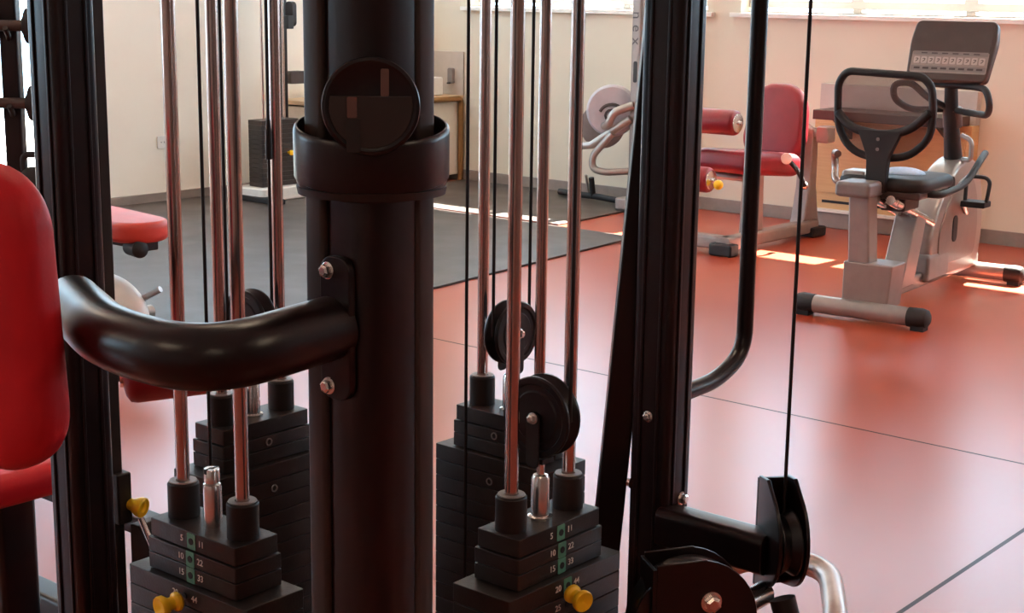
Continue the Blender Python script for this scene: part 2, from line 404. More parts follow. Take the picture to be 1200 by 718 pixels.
# collar ring (cup-like bumper) round the column, with a round smoked cover on its front
rc = MB(); zr0, zr1 = 1.194, 1.274
rc.lathe((KC.x, KC.y, zr0), Zu, [(0,.094),(0,.098),(.004,.101),(.010,.101),(.012,.104),(.072,.104),(.078,.1025),(.080,.1005),(.080,.0985),(.015,.098),(.015,.094)], 64, False, True)
Rr = Matrix.Translation((KC.x, KC.y, 1.235)) @ Matrix.Rotation(math.radians(9), 4, V((1,1,0))) @ Matrix.Translation((-KC.x, -KC.y, -1.235))
rc.bm.transform(Rr)
ring = obj('collar_ring', rc, BLACK, GYM, 0, 40)
rb = MB(); rb.lathe((KC.x, KC.y, zr0-.012), Zu, [(0,.08),(0,.099),(.010,.101),(.012,.08)], 64, False, True)
obj('collar_base', rb, BLACKM, ring, 0, 40)
fd = V((1,-1,0)).normalized()
dc = KC + fd*.102 + V((0,0,1.305))
dk = MB(); dk.lathe(dc, fd, [(0,.057),(.003,.061),(.010,.0622),(.013,.061),(.0145,.057),(.012,.052),(.0125,.02),(.0125,0)], 56, False)
disc = obj('round_cover', dk, WHEEL, GYM, 0, 30, 'glossy black round cover with a dark slot')
side = V((1,1,0)).normalized()
n_ = 20; hy = .013
half = [(.0525*math.cos(t), .0525*math.sin(t)) for t in [math.asin(hy/.0525) - (PI + 2*math.asin(hy/.0525))*k/n_ for k in range(n_+1)]]
lw = MB(); lw.prism(half[::-1], dc + fd*.0112, side, Zu, -.003 if side.cross(Zu).dot(fd) < 0 else .003); obj('cover_lower_reflection', lw, REFLM, disc, .0008, label='dark grey plate painting the reflection in the lower half')  # lighter half stands in for what the polished cover mirrors
def on_disc(name, w, h, x, z, m, t=.0156, lab=None):
    q = MB(); sg = 1 if side.cross(Zu).dot(fd) > 0 else -1
    q.prism(rrect(w, h, .002, 3), dc + fd*(t-.002) + side*x + Zu*z, side, Zu, .0022*sg); return obj(name, q, m, disc, 0, 35, lab)
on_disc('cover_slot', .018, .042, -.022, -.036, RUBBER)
on_disc('cover_highlight', .0125, .026, -.0235, -.001, HILITEM, lab='bronze-grey strip standing for a reflected highlight')  # both strips paint highlight streaks mirrored in the cover
on_disc('cover_highlight', .0105, .034, .0175, .030, HILITEM, .0135, lab='bronze-grey strip standing for a reflected highlight')

# guide rods
S_FL, S_FR, S_RL, S_RR = V((6.612,-7.270,0)), V((6.966,-6.892,0)), V((6.252,-6.885,0)), V((6.588,-6.520,0))
GAP = .0725
for c, ax in ((S_FL, X), (S_FR, Y), (S_RL, Y), (S_RR, X)):
    for s in (-1, 1):
        p = c + ax*(s*GAP); obj('guide_rod', MB().cyl((p.x,p.y,.07), (p.x,p.y,TOP), .0108, n=24), CHROME, GYM)

# pad arm with mounting plate and back pad
pl = MB(); pl.prism(rrect(.056,.196,.022), (KC.x, KC.y-.059, 1.005), X, Zu, .012)
plate = obj('mounting_plate', pl, BLACK, col, .002)
for z in (1.083, .925): screw((KC.x-.012, KC.y-.071, z), (0,-1,0), .0095, col)
arm_pts = fillet([(KC.x-.01, KC.y-.06, 1.005), (KC.x-.01, KC.y-.275, .992), (6.755, -7.545, .990), (6.50, -7.43, .985)], .16, 12)
obj('pad_arm', MB().tube(arm_pts, .0435, 28), BLACK, GYM, 0, 60)
ph_ = V((.95,.30,0)).normalized(); pz = (Zu - ph_*.055).normalized(); pc = V((6.530,-7.642,1.010))
pad = MB(); pad.pillow(rrect(.34,.418,.085,10), pc, ph_, pz, .085, .034)
BP = obj('back_pad', pad, RED, GYM, 0, 60)
pn = ph_.cross(pz)
obj('pad_backing', MB().prism(rrect(.2,.26,.03), pc - pn*.064, ph_, pz, .026), BLACKM, BP, .003)

# seat of the left station with its post and floor tube, and the leg roller pad beyond it
fs = MB(); fs.pillow(rrect(.42,.36,.07,8), (5.64,-7.08,.47), X, Y, .07, .03)
ST = obj('seat_pad', fs, RED, GYM, 0, 60)
obj('seat_post', MB().prism(rrect(.11,.09,.012), (5.60,-7.03,.06), X, Y, .375), BLACK, GYM, 0, 40)
obj('seat_bracket', MB().box((5.62,-7.02,.395),(6.22,-6.97,.432)), BLACK, GYM, .004)
obj('floor_tube', MB().prism(rrect(.075,.07,.014), (5.26,-6.86,.045), Y, Zu, 1.02), BLACK, GYM, .002, 40)
ro = MB(); r0, r1 = V((5.405,-6.58,.520)), V((5.535,-6.365,.535)); rd = (r1-r0).normalized()
ro.lathe(r0, rd, [(0,.03),(.004,.05),(.014,.066),(.03,.07),((r1-r0).length,.07)], 32)
ROL = obj('roller_pad', ro, REDDARK, GYM, 0, 60)
rn = MB(); rn.lathe(r0-rd*.008, rd, [(0,.012),(0,.027),(.012,.029),(.012,.02)], 24); obj('roller_end', rn, STEEL, ROL, 0, 40, 'pale steel end ring')
obj('roller_arm', MB().tube(fillet([r0+rd*.1, r0-rd*.07, (5.30,-6.74,.40), (5.30,-6.84,.06)], .06), .013, 12), BLACK, GYM)
# adjusting rail beside the left upright, with yellow pull knob and lever
obj('adjust_rail', MB().box((6.203,-7.186,.08),(6.227,-7.164,2.25)), FLANGE, GYM, .003)  # rail's lit brown tone comes from its lightened base colour
obj('knob_bracket', MB().box((6.205,-7.185,.505),(6.240,-7.155,.60)), BLACKM, GYM, .004)
kp = V((6.217,-7.166,.543)); kd = V((.93,.36,-.16)).normalized()
kb = MB(); kb.lathe(kp, kd, [(0,.012),(.004,.017),(.010,.017),(.014,.011),(.026,.011),(.034,.015),(.042,.0185),(.049,.0185),(.051,.016),(.049,.010),(.045,.008),(.044,0)], 28)
obj('pull_knob', kb, YEL, GYM, 0, 40, 'yellow plastic pull knob')
wd = MB(); wd.prism([(0,0),(.0,.12),(.022,.12),(.10,.035),(.10,0)], (6.235,-7.115,.385), V((.8,.1,0)), Zu, .05)
obj('lever_plate', wd, BLACKM, GYM, .003)
obj('lever_rod', MB().cyl((6.27,-7.16,.52),(6.335,-7.165,.44),.006), STEEL, GYM, label='thin bright steel rod')

# grab handle on the right upright
gh = fillet([(6.97,-6.52,.748),(6.97,-6.38,.752),(6.97,-6.292,.79),(6.97,-6.292,2.2),(6.97,-6.52,2.235)], .085, 10)
GH = obj('grab_handle', MB().tube(gh, .0155, 18), BLACK, GYM, 0, 60)
obj('handle_flange', MB().prism(rrect(.04,.085,.01), (6.97,-6.512,.748), V((-1,0,0)), Zu, .012), BLACKM, GH, .002)

# pulley arm with two guarded pulleys on the right side
obj('pulley_arm', MB().prism(rrect(.062,.07,.016), (7.0,-6.585,.535), Y, Zu, .215), BLACK, GYM, .002, 40)
def guard(c, nrm, poly, thick, gap, wheel_c, wheel_r, bolts, back):
    """two cheek plates with a pulley wheel between; nrm = outward normal of the near cheek, poly in (sideways, height) about c"""
    c = V(c); nrm = V(nrm).normalized(); e = Zu.cross(nrm)
    P = lambda a, b, k=0.0: c + e*a + Zu*b + nrm*k
    mb = MB()
    for k in (-gap/2-thick, gap/2): mb.prism(poly, c + nrm*k, e, Zu, thick)
    o = obj('pulley_guard', mb, BLACK, GYM, .002)
    bk = MB(); bk.prism([(-gap/2-thick, back[2]), (gap/2+thick, back[2]), (gap/2+thick, back[3]), (-gap/2-thick, back[3])], c + e*back[0], -nrm, Zu, -(back[1]-back[0]))
    obj('guard_web', bk, BLACK, o, .001)
    wc = P(*wheel_c); h = gap*.42
    w = MB(); w.lathe(wc-nrm*h, nrm, [(0,.012),(0,wheel_r),(.003,wheel_r),(h,wheel_r-.009),(2*h-.003,wheel_r),(2*h,wheel_r),(2*h,.012)], 40, False, True)
    obj('pulley_wheel', w, WHEEL, o, 0, 30)
    for b in bolts: screw(P(b[0], b[1], gap/2+thick), nrm, b[2], o)
    return o
arcp = lambda cx, cz, r, a0, a1, n=14: [(cx+r*math.cos(math.radians(a0+(a1-a0)*k/n)), cz+r*math.sin(math.radians(a0+(a1-a0)*k/n))) for k in range(n+1)]
gp = ([(-.045,-.10),(-.045,.095),(-.005,.100)] + arcp(-.02,.0,.090,58,-70))
guard((7.225,-6.572,.562), (-.65,-.76,0), gp[::-1], .007, .040, (.012,-.005), .055, [(-.028,-.015,.011)], (-.045,-.038,-.10,.09))
gp2 = [(-.082,-.22),(-.082,.062),(.0,.066)] + arcp(-.016,-.04,.106,80,-60)
guard((7.182,-6.752,.510), (.80,-.60,0), gp2[::-1], .006, .056, (-.014,-.045), .100, [(.010,-.005,.014)], (-.082,-.076,-.22,.055))
obj('guard_strut', MB().prism(rrect(.04,.05,.008), (7.0,-6.70,.38), Y, Zu, .15), BLACK, GYM, .002)
obj('guard_spindle', MB().lathe((7.215,-6.66,.47), Y, [(0,.012),(0,.02),(.06,.02),(.06,.012)], 20), STEEL, GYM, label='bright steel spindle')
obj('swivel_foot', MB().tube([(7.25,-6.60,.47),(7.275,-6.60,.40),(7.29,-6.60,.2)], .022, 16), BLACKM, GYM)
# curved steel foot bar behind the guarded pulleys
fb = fillet([(6.78,-6.50,.08),(6.83,-6.08,.285),(7.02,-6.00,.295),(7.19,-6.27,.275),(7.25,-6.50,.085)], .13, 10)
obj('foot_bar', MB().tube(fb, .024, 20), TUBE, GYM, 0, 60, 'curved brushed steel foot bar')
fp = MB(); fp.prism(rrect(.16,.10,.01), (7.06,-6.27,.235), V((.8,.6,0)), V((-.6,.8,0)), .008)
for k in range(6): fp.box((-.07+k*.026,-.04,.008),(-.058+k*.026,.04,.013), Matrix.Translation((7.06,-6.27,.235)) @ Matrix.Rotation(math.radians(36.87),4,'Z'))
obj('tread_plate', fp, SILVER, GYM, .001)
obj('tread_stem', MB().cyl((7.06,-6.27,.06),(7.06,-6.27,.236),.02), BLACK, GYM)
obj('tread_base', MB().box((6.99,-6.52,0.0),(7.10,-6.20,.07)), BLACK, GYM, .005)

# ------------------------------------------------------------------ weight stacks
def stack(c, ax, face, top, label, n_tags, nplates=15, stem='nut', wheel=None):
    """ax: long axis; face: outward normal of the numbered long face"""
    t = thing('weight_stack', label, 'weight stack', (c.x, c.y, 0), 0, 'weight stacks of the cable station')
    ux = V(ax); fn = V(face)
    def slab(w, d, z0, z1): 
        mb = MB(); mb.prism(rrect(w, d, .003, 2), V((c.x, c.y, z0)), ux, Zu.cross(ux), z1-z0); return mb
    z = top; k = 0
    rightv = Zu.cross(fn)    # left->right as read when facing the plate
    sizes = [(.208,.086,.031), (.216,.092,.0255), (.216,.092,.0275)]
    plan = sizes + [(.288,.118,.0325)]*nplates
    for i, (w, d, th) in enumerate(plan):
        z0 = z-th+.0012
        if z0 < .085: break
        p = obj('weight_plate', slab(w, d, z0, z), PLATE, t, .0015)
        fc = c + fn*(d/2) + V((0,0,(z+z0)/2))
        if i < n_tags:
            g = MB(); g.prism(rrect(.0195,.0255,.002), fc, rightv, Zu, .0012); obj('hole_tag', g, GREEN, p)
        if n_tags and i < n_tags+1:
            h = MB(); h.lathe(fc, fn, [(0,.0055),(.0020,.0055)], 18); obj('pin_hole', h, RUBBER, p)
            for sgn, val in ((-1, (i+1)*5), (1, (i+1)*11)):
                text('plate_number', str(val), .0145, fc + rightv*(sgn*.0235) + fn*.0003, rightv, Zu, INK, p)
        elif n_tags == 0 and i in (1, 4):
            h = MB(); h.lathe(fc - rightv*(0.0), fn, [(0,.0075),(.0022,.0075),(.0022,.0052),(0,.0052)], 18, False, True); obj('pin_hole', h, GREYP, p)
        z -= th
    cb = MB(); cb.prism(rrect(.26,.10,.004), V((c.x, c.y, .078)), ux, Zu.cross(ux), z-.078); obj('rubber_buffer', cb, RUBBER, t)
    for s in (-1, 1):
        p = c + ux*(s*GAP)
        b = MB(); b.lathe((p.x,p.y,top-.0005), Zu, [(0,.0125),(0,.0252),(.054,.0252),(.0565,.0235),(.058,.0125)], 32, False, True)
        cl = obj('rod_collar', b, BLACKM, t, 0, 30)
        w_ = MB(); w_.lathe((p.x,p.y,top+.0573), Zu, [(0,.0115),(0,.0225),(.0016,.0215),(.0016,.0115)], 32, False, True); obj('collar_cap', w_, GREYP, cl, 0, 30)
    st = MB()
    if stem == 'nut':
        st.lathe((c.x,c.y,top), Zu, [(0,.015),(.062,.0148),(.068,.0135),(.070,.009),(.072,.009)], 28)
        s_ = obj('lift_stem', st, STEEL, t, 0, 35, 'bright steel lift stem')
        n_ = MB(); n_.lathe((c.x,c.y,top+.072), Zu, [(0,.0125),(.020,.0125),(.0215,.0115),(.0215,.005),(.014,.005)], 28, True)
        n2 = obj('slotted_nut', n_, STEEL, s_, 0, 35)
        k2 = MB(); k2.cbox((c.x,c.y,top+.090),(.005,.0262,.0072), None); obj('nut_slot', k2, RUBBER, s_)
    else:
        st.lathe((c.x,c.y,top), Zu, [(0,.0205),(.004,.0205),(.006,.015),(.066,.0148),(.072,.012),(.074,.0065),(.093,.0065),(.095,.010),(.10,.010)], 28)
        s_ = obj('lift_stem', st, STEEL, t, 0, 35, 'bright steel lift stem')
        wz = top + wheel[0]; r = wheel[1]; wa = ux    # wheel axle along the stack's long axis
        wc = V((c.x, c.y, wz)); h = .017
        br = MB()
        for sg in (-1, 1):
            br.prism(rrect(.026, .09, .010), wc - V((0,0,r*.55)) + wa*(sg*(h+.004)) - wa*.0015, wa.cross(Zu)*-1, Zu, .003)
        br.cbox((c.x,c.y,top+.098),(.03,.03,.008)); br.cyl((c.x,c.y,top+.095),(c.x,c.y,top+.10),.01)
        BR = obj('pulley_bracket', br, BLACKM, t, .001)
        w = MB(); w.lathe(wc-wa*h, wa, [(0,.010),(0,r*.62),(.002,r*.66),(.002,r*.80),(-.001,r*.84),(-.001,r-.002),(.002,r),(.006,r),(h,r-.012),(2*h-.006,r),(2*h-.002,r),(2*h+.001,r-.002),(2*h+.001,r*.84),(2*h-.002,r*.80),(2*h-.002,r*.66),(2*h,r*.62),(2*h,.010)], 48, False, True)
        obj('pulley_wheel', w, WHEEL, t, 0, 30)
        for sg in (-1, 1):
            screw(wc + wa*(sg*(h+.0052)), wa*sg, .0075, BR)
    return t
stack(S_FL, X, -Y, .622, 'black weight stack with green hole tags at front left, slotted steel stem bolt uncovered', 3)
stack(S_FR, Y, X, .620, 'black weight stack right of the thick column, large black pulley wheel above its stem', 4, stem='wheel', wheel=(.170,.066))
stack(S_RL, Y, X, .650, 'plain black weight stack behind the front left one, partly hidden by the column', 0, stem='wheel', wheel=(.185,.060))
stack(S_RR, X, -Y, .650, 'plain black weight stack at the rear right, smaller-looking pulley wheel above', 0, stem='wheel', wheel=(.155,.062))
def pin(p, d, label):
    p, d = V(p), V(d).normalized(); mb = MB()
    t = thing('selector_pin', label, 'pin', p, 0, 'yellow selector pins')
    obj('pin_shaft', MB().cyl(p-d*.02, p+d*.012, .0046), STEEL, t)
    mb.lathe(p+d*.006, d, [(0,.008),(.002,.0125),(.006,.0155),(.011,.0150),(.015,.0105),(.021,.0100),(.026,.0130),(.031,.0175),(.037,.0180),(.040,.0165),(.039,.010),(.036,0)], 28)
    obj('pin_knob', mb, YEL, t, 0, 40)
pin((6.612,-7.330,.518), (-.10,-1,-.06), 'yellow selector pin in the front left weight stack')
pin((7.026,-6.893,.512), (1,-.28,-.10), 'yellow selector pin in the weight stack right of the column')

# ------------------------------------------------------------------ cables
def cable(x, y, z0, z1, label, r=.0032, crimp=None):
    t = obj('steel_cable', MB().cyl((x,y,z0),(x,y,z1), r, n=10), BLACKM); origin(t, (x,y,z0)); tag(t, label, 'cable', 'black cables of the cable station')
    if crimp is not None: obj('cable_crimp', MB().lathe((x,y,crimp), Zu, [(0,r*1.9),(.05,r*1.9),(.075,r*1.05)], 14), BLACKM, t)
CT = TOP+.02
cable(6.313,-7.036,.09,CT, 'thin black vertical cable left of the rear left guide rods')
cable(6.252-.0,-6.885+.054,.835,CT, 'black cable with a thick crimp, third line in from the column on its left', crimp=1.135)
cable(6.252,-6.885-.054,.835,CT, 'thin black cable hidden among the left guide rods, running onto the rear left pulley')
cable(6.556,-6.614,.09,CT, 'thin black cable just right of the thick column, leftmost of the right-hand lines')
cable(6.588,-6.520-.0535,.805,CT, 'thin black cable onto the left edge of the rear right pulley')
cable(6.588,-6.520+.0535,.805,CT, 'thin black cable onto the right edge of the rear right pulley')
cable(6.966-.057,-6.892,.79,CT, 'thin black cable along the front left guide rod of the right stack')
cable(6.966+.057,-6.892,.79,CT, 'thin black cable along the far right guide rod of the right stack')
cable(7.222,-6.56,.56,CT, 'thin black cable hanging over the floor right of the grab handle')

exec_parts = True
# ------------------------------------------------------------------ recumbent exercise bike (local frame: x right, y forward)
BK = thing('recumbent_exercise_bike', 'silver recumbent exercise bike with black mesh backrest and wide console', 'exercise bike', (5.33,-2.56,0), math.radians(4))
BM = Matrix.Translation(BK.location) @ Matrix.Rotation(math.radians(4), 4, 'Z')
def bp(name, mb, m, parent=BK, bevel=0, smooth=35, label=None):
    mb.bm.transform(BM); return obj(name, mb, m, parent, bevel, smooth, label)
def stabil(y, hl):
    o = bp('stabilizer', MB().tube([(-hl+.07,y,.055),(hl-.07,y,.055)], .042, 20), SILVER)
    for s in (-1, 1):
        c = MB(); c.lathe((s*(hl-.085), y, .055), (s,0,0), [(0,.044),(.06,.046),(.085,.040),(.095,.025)], 20); c.cbox((s*(hl-.035), y, .018),(.06,.06,.036))
        bp('end_cap', c, RUBBER, o, 0, 40)
stabil(0, .31); stabil(1.36, .29)
bp('base_beam', MB().prism(rrect(.11,.075,.015), (0,.02,.115), X, Zu, -1.34), SILVER, smooth=40)
bp('base_bracket', MB().prism([(-.10,.07),(.12,.07),(.135,.27),(-.10,.27)], (0,.16,0), X, Zu, .16), SILVERP, bevel=.008)
rcn = MB(); rcn.prism([(-.085,.25),(.02,.25),(.0,.58),(-.10,.58)], (0,.11,0), X, Zu, .10); bp('rear_column', rcn, SILVER, bevel=.01)
bp('column_cap', MB().box((-.145,-.05,.565),(.025,.13,.635)), GREYP, bevel=.02)
rail = MB()
for s in (-.035,.035): rail.tube([(s+.03,.10,.55),(s+.03,.62,.39)], .022, 14)
bp('seat_rail', rail, STEEL)
bp('rail_strut', MB().prism([(.24,.12),(.40,.12),(.52,.44),(.40,.47)], (.085,0,0), Y, Zu, -.11), SILVER, bevel=.008)
bp('rail_block', MB().cbox((.03,.30,.52),(.12,.18,.07)), DGREY, bevel=.01)
shp = [(.62,.085),(.60,.30),(.70,.47),(.88,.62),(1.06,.675),(1.20,.64),(1.30,.50),(1.34,.28),(1.30,.085)]
sh = [(p.x, p.y) for p in fillet([V((a,b,0)) for a,b in shp], .07, 5, True)]
SH = bp('drive_housing', MB().pillow(sh, (0,0,0), Y, Zu, .15, .03), SILVER, smooth=50)
inner = [(.955+(a-.955)*.72, .36+(b-.36)*.72) for a,b in sh]
bp('side_cover', MB().pillow(inner, (.073,0,0), Y, Zu, .02, .006), COVERM, SH, 0, 50)
bp('housing_skirt', MB().box((-.085,.58,.10),(.085,.86,.235)), GREYP, SH, .02)
bp('crank_slot', MB().prism(rrect(.06,.13,.028), (.083,.90,.33), Y, Zu, .004), RUBBER, SH)
# crank, pedals
bp('crank_arm', MB().tube([(.095,1.02,.40),(.11,.93,.455)], .015, 12), TUBE)
pdm = MB(); pdm.cbox((.175,.91,.46),(.12,.10,.03)); PD = bp('pedal', pdm, RUBBER, bevel=.006)
bp('pedal_strap', MB().tube(fillet([(.125,.90,.47),(.115,.93,.59),(.235,.93,.59),(.230,.90,.47)], .045, 6), .010, 8), RUBBER, PD)
bp('crank_arm', MB().tube([(-.095,1.02,.42),(-.11,1.11,.34)], .015, 12), TUBE)
pdm = MB(); pdm.cbox((-.175,1.12,.335),(.12,.10,.03)); bp('pedal', pdm, RUBBER, bevel=.006)
# seat
bp('seat_base', MB().box((-.16,.12,.555),(.19,.50,.59)), DGREY, bevel=.012)
se = MB(); se.pillow(rrect(.43,.42,.08,8), (0.0,.32,.615), X, Y, .065, .028); bp('seat', se, RUBBER, smooth=60)
bp('seat_front_roll', MB().tube([(-.2,.50,.60),(.2,.50,.60)], .034, 16), RUBBER)
# backrest: rounded frame, mesh and yoke
def bz(x, z): return V((x, .16 - (z-.62)*.10, z))
out = [(-.185,1.115),(.17,1.105),(.215,1.06),(.225,.93),(.21,.83),(.12,.745),(-.04,.725),(-.16,.755),(-.225,.86),(-.225,1.06)]
FR_ = bp('backrest_frame', MB().tube(fillet([bz(a,b) for a,b in out], .06, 5, True), .0175, 12, True), RUBBER, smooth=60)
mm = MB(); pts = fillet([bz(a,b) for a,b in out], .06, 5, True); vs = [mm.bm.verts.new(p) for p in pts]; cc = mm.bm.verts.new(bz(0,.93)+V((0,.035,0)))
for i in range(len(vs)): mm._face((vs[i], vs[(i+1) % len(vs)], cc))
bp('backrest_mesh', mm, MESHF, FR_, 0, 80)
yk = MB()
yk.tube(fillet([bz(-.22,.93)-V((0,.012,0)), bz(-.15,.86)-V((0,.025,0)), bz(.0,.835)-V((0,.03,0)), bz(.13,.865)-V((0,.025,0)), bz(.215,.95)-V((0,.012,0))], .08, 6), .020, 12)
yk.prism([(-.11,.86),(.10,.86),(.045,.74),(.035,.58),(-.055,.58),(-.06,.74)], (0,.125,0), X, Zu, .035)
bp('backrest_yoke', yk, RUBBER, smooth=40, bevel=.004)
for z in (.82,.775): 
    s_ = MB(); s_.lathe((-.008,.0895,z), (0,-1,0), [(0,.008),(.003,.008)], 12); bp('yoke_screw', s_, GREYP)
# side handles beside the seat
for s in (-1, 1):
    hp = fillet([(s*.15,.20,.595),(s*.235,.16,.60),(s*.262,.22,.66),(s*.262,.20,.735),(s*.20,.10,.74)], .05, 6) if s < 0 else fillet([(.12,.22,.585),(.235,.24,.57),(.262,.50,.60),(.262,.66,.69),(.24,.80,.72)], .09, 6)
    bp('seat_handle', MB().tube(hp, .0165, 12), RUBBER if s > 0 else TUBE)
bp('seat_knob', MB().box((-.20,.14,.60),(-.08,.26,.665)), SILVER, bevel=.018)
# console mast, handlebar loops, console
bp('console_mast', MB().tube([(0,1.06,.60),(0,.97,.86),(0,.93,1.08)], [.048,.036,.03], 16), RUBBER)
bp('mast_clamp', MB().tube([(0,1.00,.82),(0,.975,.91)], .047, 16), DGREY)
bp('bottle_holder', MB().tube(fillet([(.05,.99,.78),(.11,.98,.76),(.11,.98,.66),(.055,1.02,.66)], .03), .012, 10), SILVER)
hb = fillet([(-.04,.96,.905),(-.17,.86,.90),(-.225,.78,.955),(-.225,.76,1.03),(-.15,.80,1.04),(-.09,.88,.96),(-.02,.95,.915)], .05, 6)
HBR = bp('handlebar', MB().tube(hb, .0165, 12), RUBBER, smooth=60)
hb2 = fillet([(.0,.96,.905),(.12,.93,.895),(.225,.84,.895),(.245,.80,.95),(.215,.82,1.02),(.12,.90,1.025),(-.12,.93,1.028)], .05, 6)
bp('handlebar', MB().tube(hb2, .0165, 12), RUBBER, smooth=60)
CN = V((.0,.93,1.185)); cn = V((0,-.94,.34)).normalized(); cu = V((0,.34,.94)).normalized()
cpl = [(-.200,.150),(.200,.150),(.215,.05),(.195,-.155),(-.205,-.150),(-.215,.05)]
cpl = [(p.x,p.y) for p in fillet([V((a,b,0)) for a,b in cpl], .03, 5, True)]
CON = bp('console', MB().pillow(cpl[::-1], CN, X, cu, .05, .010), DGREY, smooth=50)
def cface(poly, m, name, d=.0275, th=.002, parent=CON, label=None):
    mb = MB(); mb.prism(poly, CN + cn*d, X, cu, th*1.0); return bp(name, mb, m, parent, 0, 35, label)
FD = .0262
cface(rrect(.380,.16,.015,5,0,.062), DGREY, 'console_screen', FD, .0018)
KB = cface(rrect(.380,.108,.008,5,0,-.062), SILVERP, 'key_panel', FD, .0018)
cface(rrect(.372,.020,.004,4,0,-.018), GREYP, 'key_strip', FD+.0016, .0014)
cface(rrect(.372,.026,.004,4,0,-.094), GREYP, 'key_strip', FD+.0016, .0014)
for k in range(10):
    kx = -.162+k*.036
    cface(rrect(.029,.034,.005,3,kx,-.054), KEYM, 'console_key', FD+.0016, .0030)
for k in range(10):
    kx = -.162+k*.036
    mbk = MB(); c0 = CN + cn*(FD+.0049)
    mbk.tube(fillet([c0+X*(kx-.006)+cu*(-.048), c0+X*(kx+.006)+cu*(-.046), c0+X*(kx+.004)+cu*(-.056), c0+X*(kx-.005)+cu*(-.062)], .004, 3), .0018, 6)
    bp('key_symbol', mbk, DINK, CON)
for k in range(8):
    cface(rrect(.030,.010,.002,3,-.155+k*.0445,-.094), DINK, 'key_caption', FD+.003, .0006)
for k in range(6):
    cface(rrect(.030,.006,.002,3,-.13+k*.052,-.018), DINK, 'key_caption', FD+.003, .0006)
tw = MB(); tw.ball((.02,.34,.646), .10, 1.05,.9,.30, 24, 10, -.02, 1.0)
tw.bm.transform(BM); tag(origin(obj('towel', tw, BLUET, None, 0, 70), BM @ V((.02,.34,.645))), 'small light blue towel lying on the exercise bike seat', 'towel')

# ------------------------------------------------------------------ red leg machine by the window wall
LM = thing('leg_curl_machine', 'silver leg exercise machine with crimson seat, backrest and rollers', 'exercise machine', (3.9,-1.0,0))
obj('base_beam', MB().prism(rrect(.09,.075,.015), (3.92,-1.50,.062), X, Zu, -1.02), SILVERP, LM, 0, 40)
obj('cross_beam', MB().prism(rrect(.09,.075,.015), (3.42,-1.44,.062), Y, Zu, .5), SILVERP, LM, 0, 40)
for p in ((3.93,-1.50),(3.44,-1.46)): obj('rubber_foot', MB().cbox((p[0],p[1],.035),(.15,.09,.07)), RUBBER, LM, .012)
obj('rubber_foot', MB().cbox((3.88,-.50,.03),(.22,.16,.06)), RUBBER, LM, .012)
obj('seat_pillar', MB().prism([(-.075,.07),(.075,.07),(.06,.46),(-.055,.46)], (3.93,-1.15,0), Y, Zu, -.08), SILVERP, LM, .012)
obj('back_pillar', MB().prism([(-.12,.04),(.10,.04),(.075,.12),(.035,.30),(.03,.66),(-.045,.66),(-.05,.30),(-.09,.12)], (3.93,-.50,0), Y, Zu, -.10), SILVERP, LM, .012)
ls = MB(); ls.pillow(rrect(.42,.60,.08,8), (3.80,-1.06,.485), X, V((0,1,-.10)), .135, .05); obj('seat', ls, REDDARK, LM, 0, 60)
bt = [(-.15,.0),(.15,.0),(.215,.10),(.19,.36),(.10,.465),(-.10,.465),(-.19,.36),(-.215,.10)]
bt = [(p.x,p.y) for p in fillet([V((a,b,0)) for a,b in bt], .08, 6, True)]
lb = MB(); lb.pillow(bt, (3.755,-.72,.465), X, V((0,.20,.98)), .095, .04); obj('backrest', lb, REDDARK, LM, 0, 60)
obj('back_tube', MB().tube([(3.82,-.62,.72),(3.92,-.50,.62)], .03, 14), SILVER, LM)
obj('back_clamp', MB().cbox((4.02,-.55,.63),(.08,.10,.10)), SILVERP, LM, .012)
def roller(x0, x1, y, z, r):
    mb = MB(); mb.lathe((x0,y,z), X, [(0,r*.6),(.01,r*.92),(.025,r),(x1-x0-.025,r),(x1-x0-.01,r*.94),(x1-x0,r*.75)], 28); o = obj('roller', mb, REDDARK, LM, 0, 50)
    e = MB(); e.lathe((x1-.004,y,z), X, [(0,r*.74),(.008,r*.74),(.012,r*.5),(.014,r*.18),(.03,r*.16)], 20); obj('roller_cap', e, STEEL, o, 0, 40, 'bright steel roller end')
    return o
roller(3.38, 3.90, -1.36, .735, .072); ro2 = roller(3.38, 3.86, -1.55, .425, .072)
obj('roller_arm', MB().tube(fillet([(3.35,-1.36,.735),(3.33,-1.36,.735),(3.33,-1.2,.5),(3.6,-1.15,.40),(3.92,-1.15,.40)], .06), .02, 12), SILVER, LM)
obj('roller_arm', MB().tube(fillet([(3.36,-1.55,.425),(3.33,-1.55,.425),(3.33,-1.3,.42),(3.33,-1.15,.44)], .05), .02, 12), SILVER, LM)
obj('roller_glint', MB().ball((3.915,-1.56,.405), .028, n=16, m=10), YEL, LM, 0, 60, 'small yellow ball standing for the glint by the lower roller')  # yellow ball paints the glint on the lower roller's end
lv = MB(); lv.tube(fillet([(4.03,-.98,.50),(4.10,-1.0,.45),(4.12,-.98,.39),(4.10,-.92,.36)], .04), .014, 10); LV = obj('side_lever', lv, RUBBER, LM)
obj('lever_ball', MB().lathe((4.02,-1.01,.52), V((.6,-.8,0)), [(0,.015),(.004,.032),(.02,.032),(.026,.015)], 20), WHITEP, LV, 0, 40)
obj('lever_end', MB().ball((4.10,-.92,.36), .022, n=14, m=8), STEEL, LV, 0, 60)

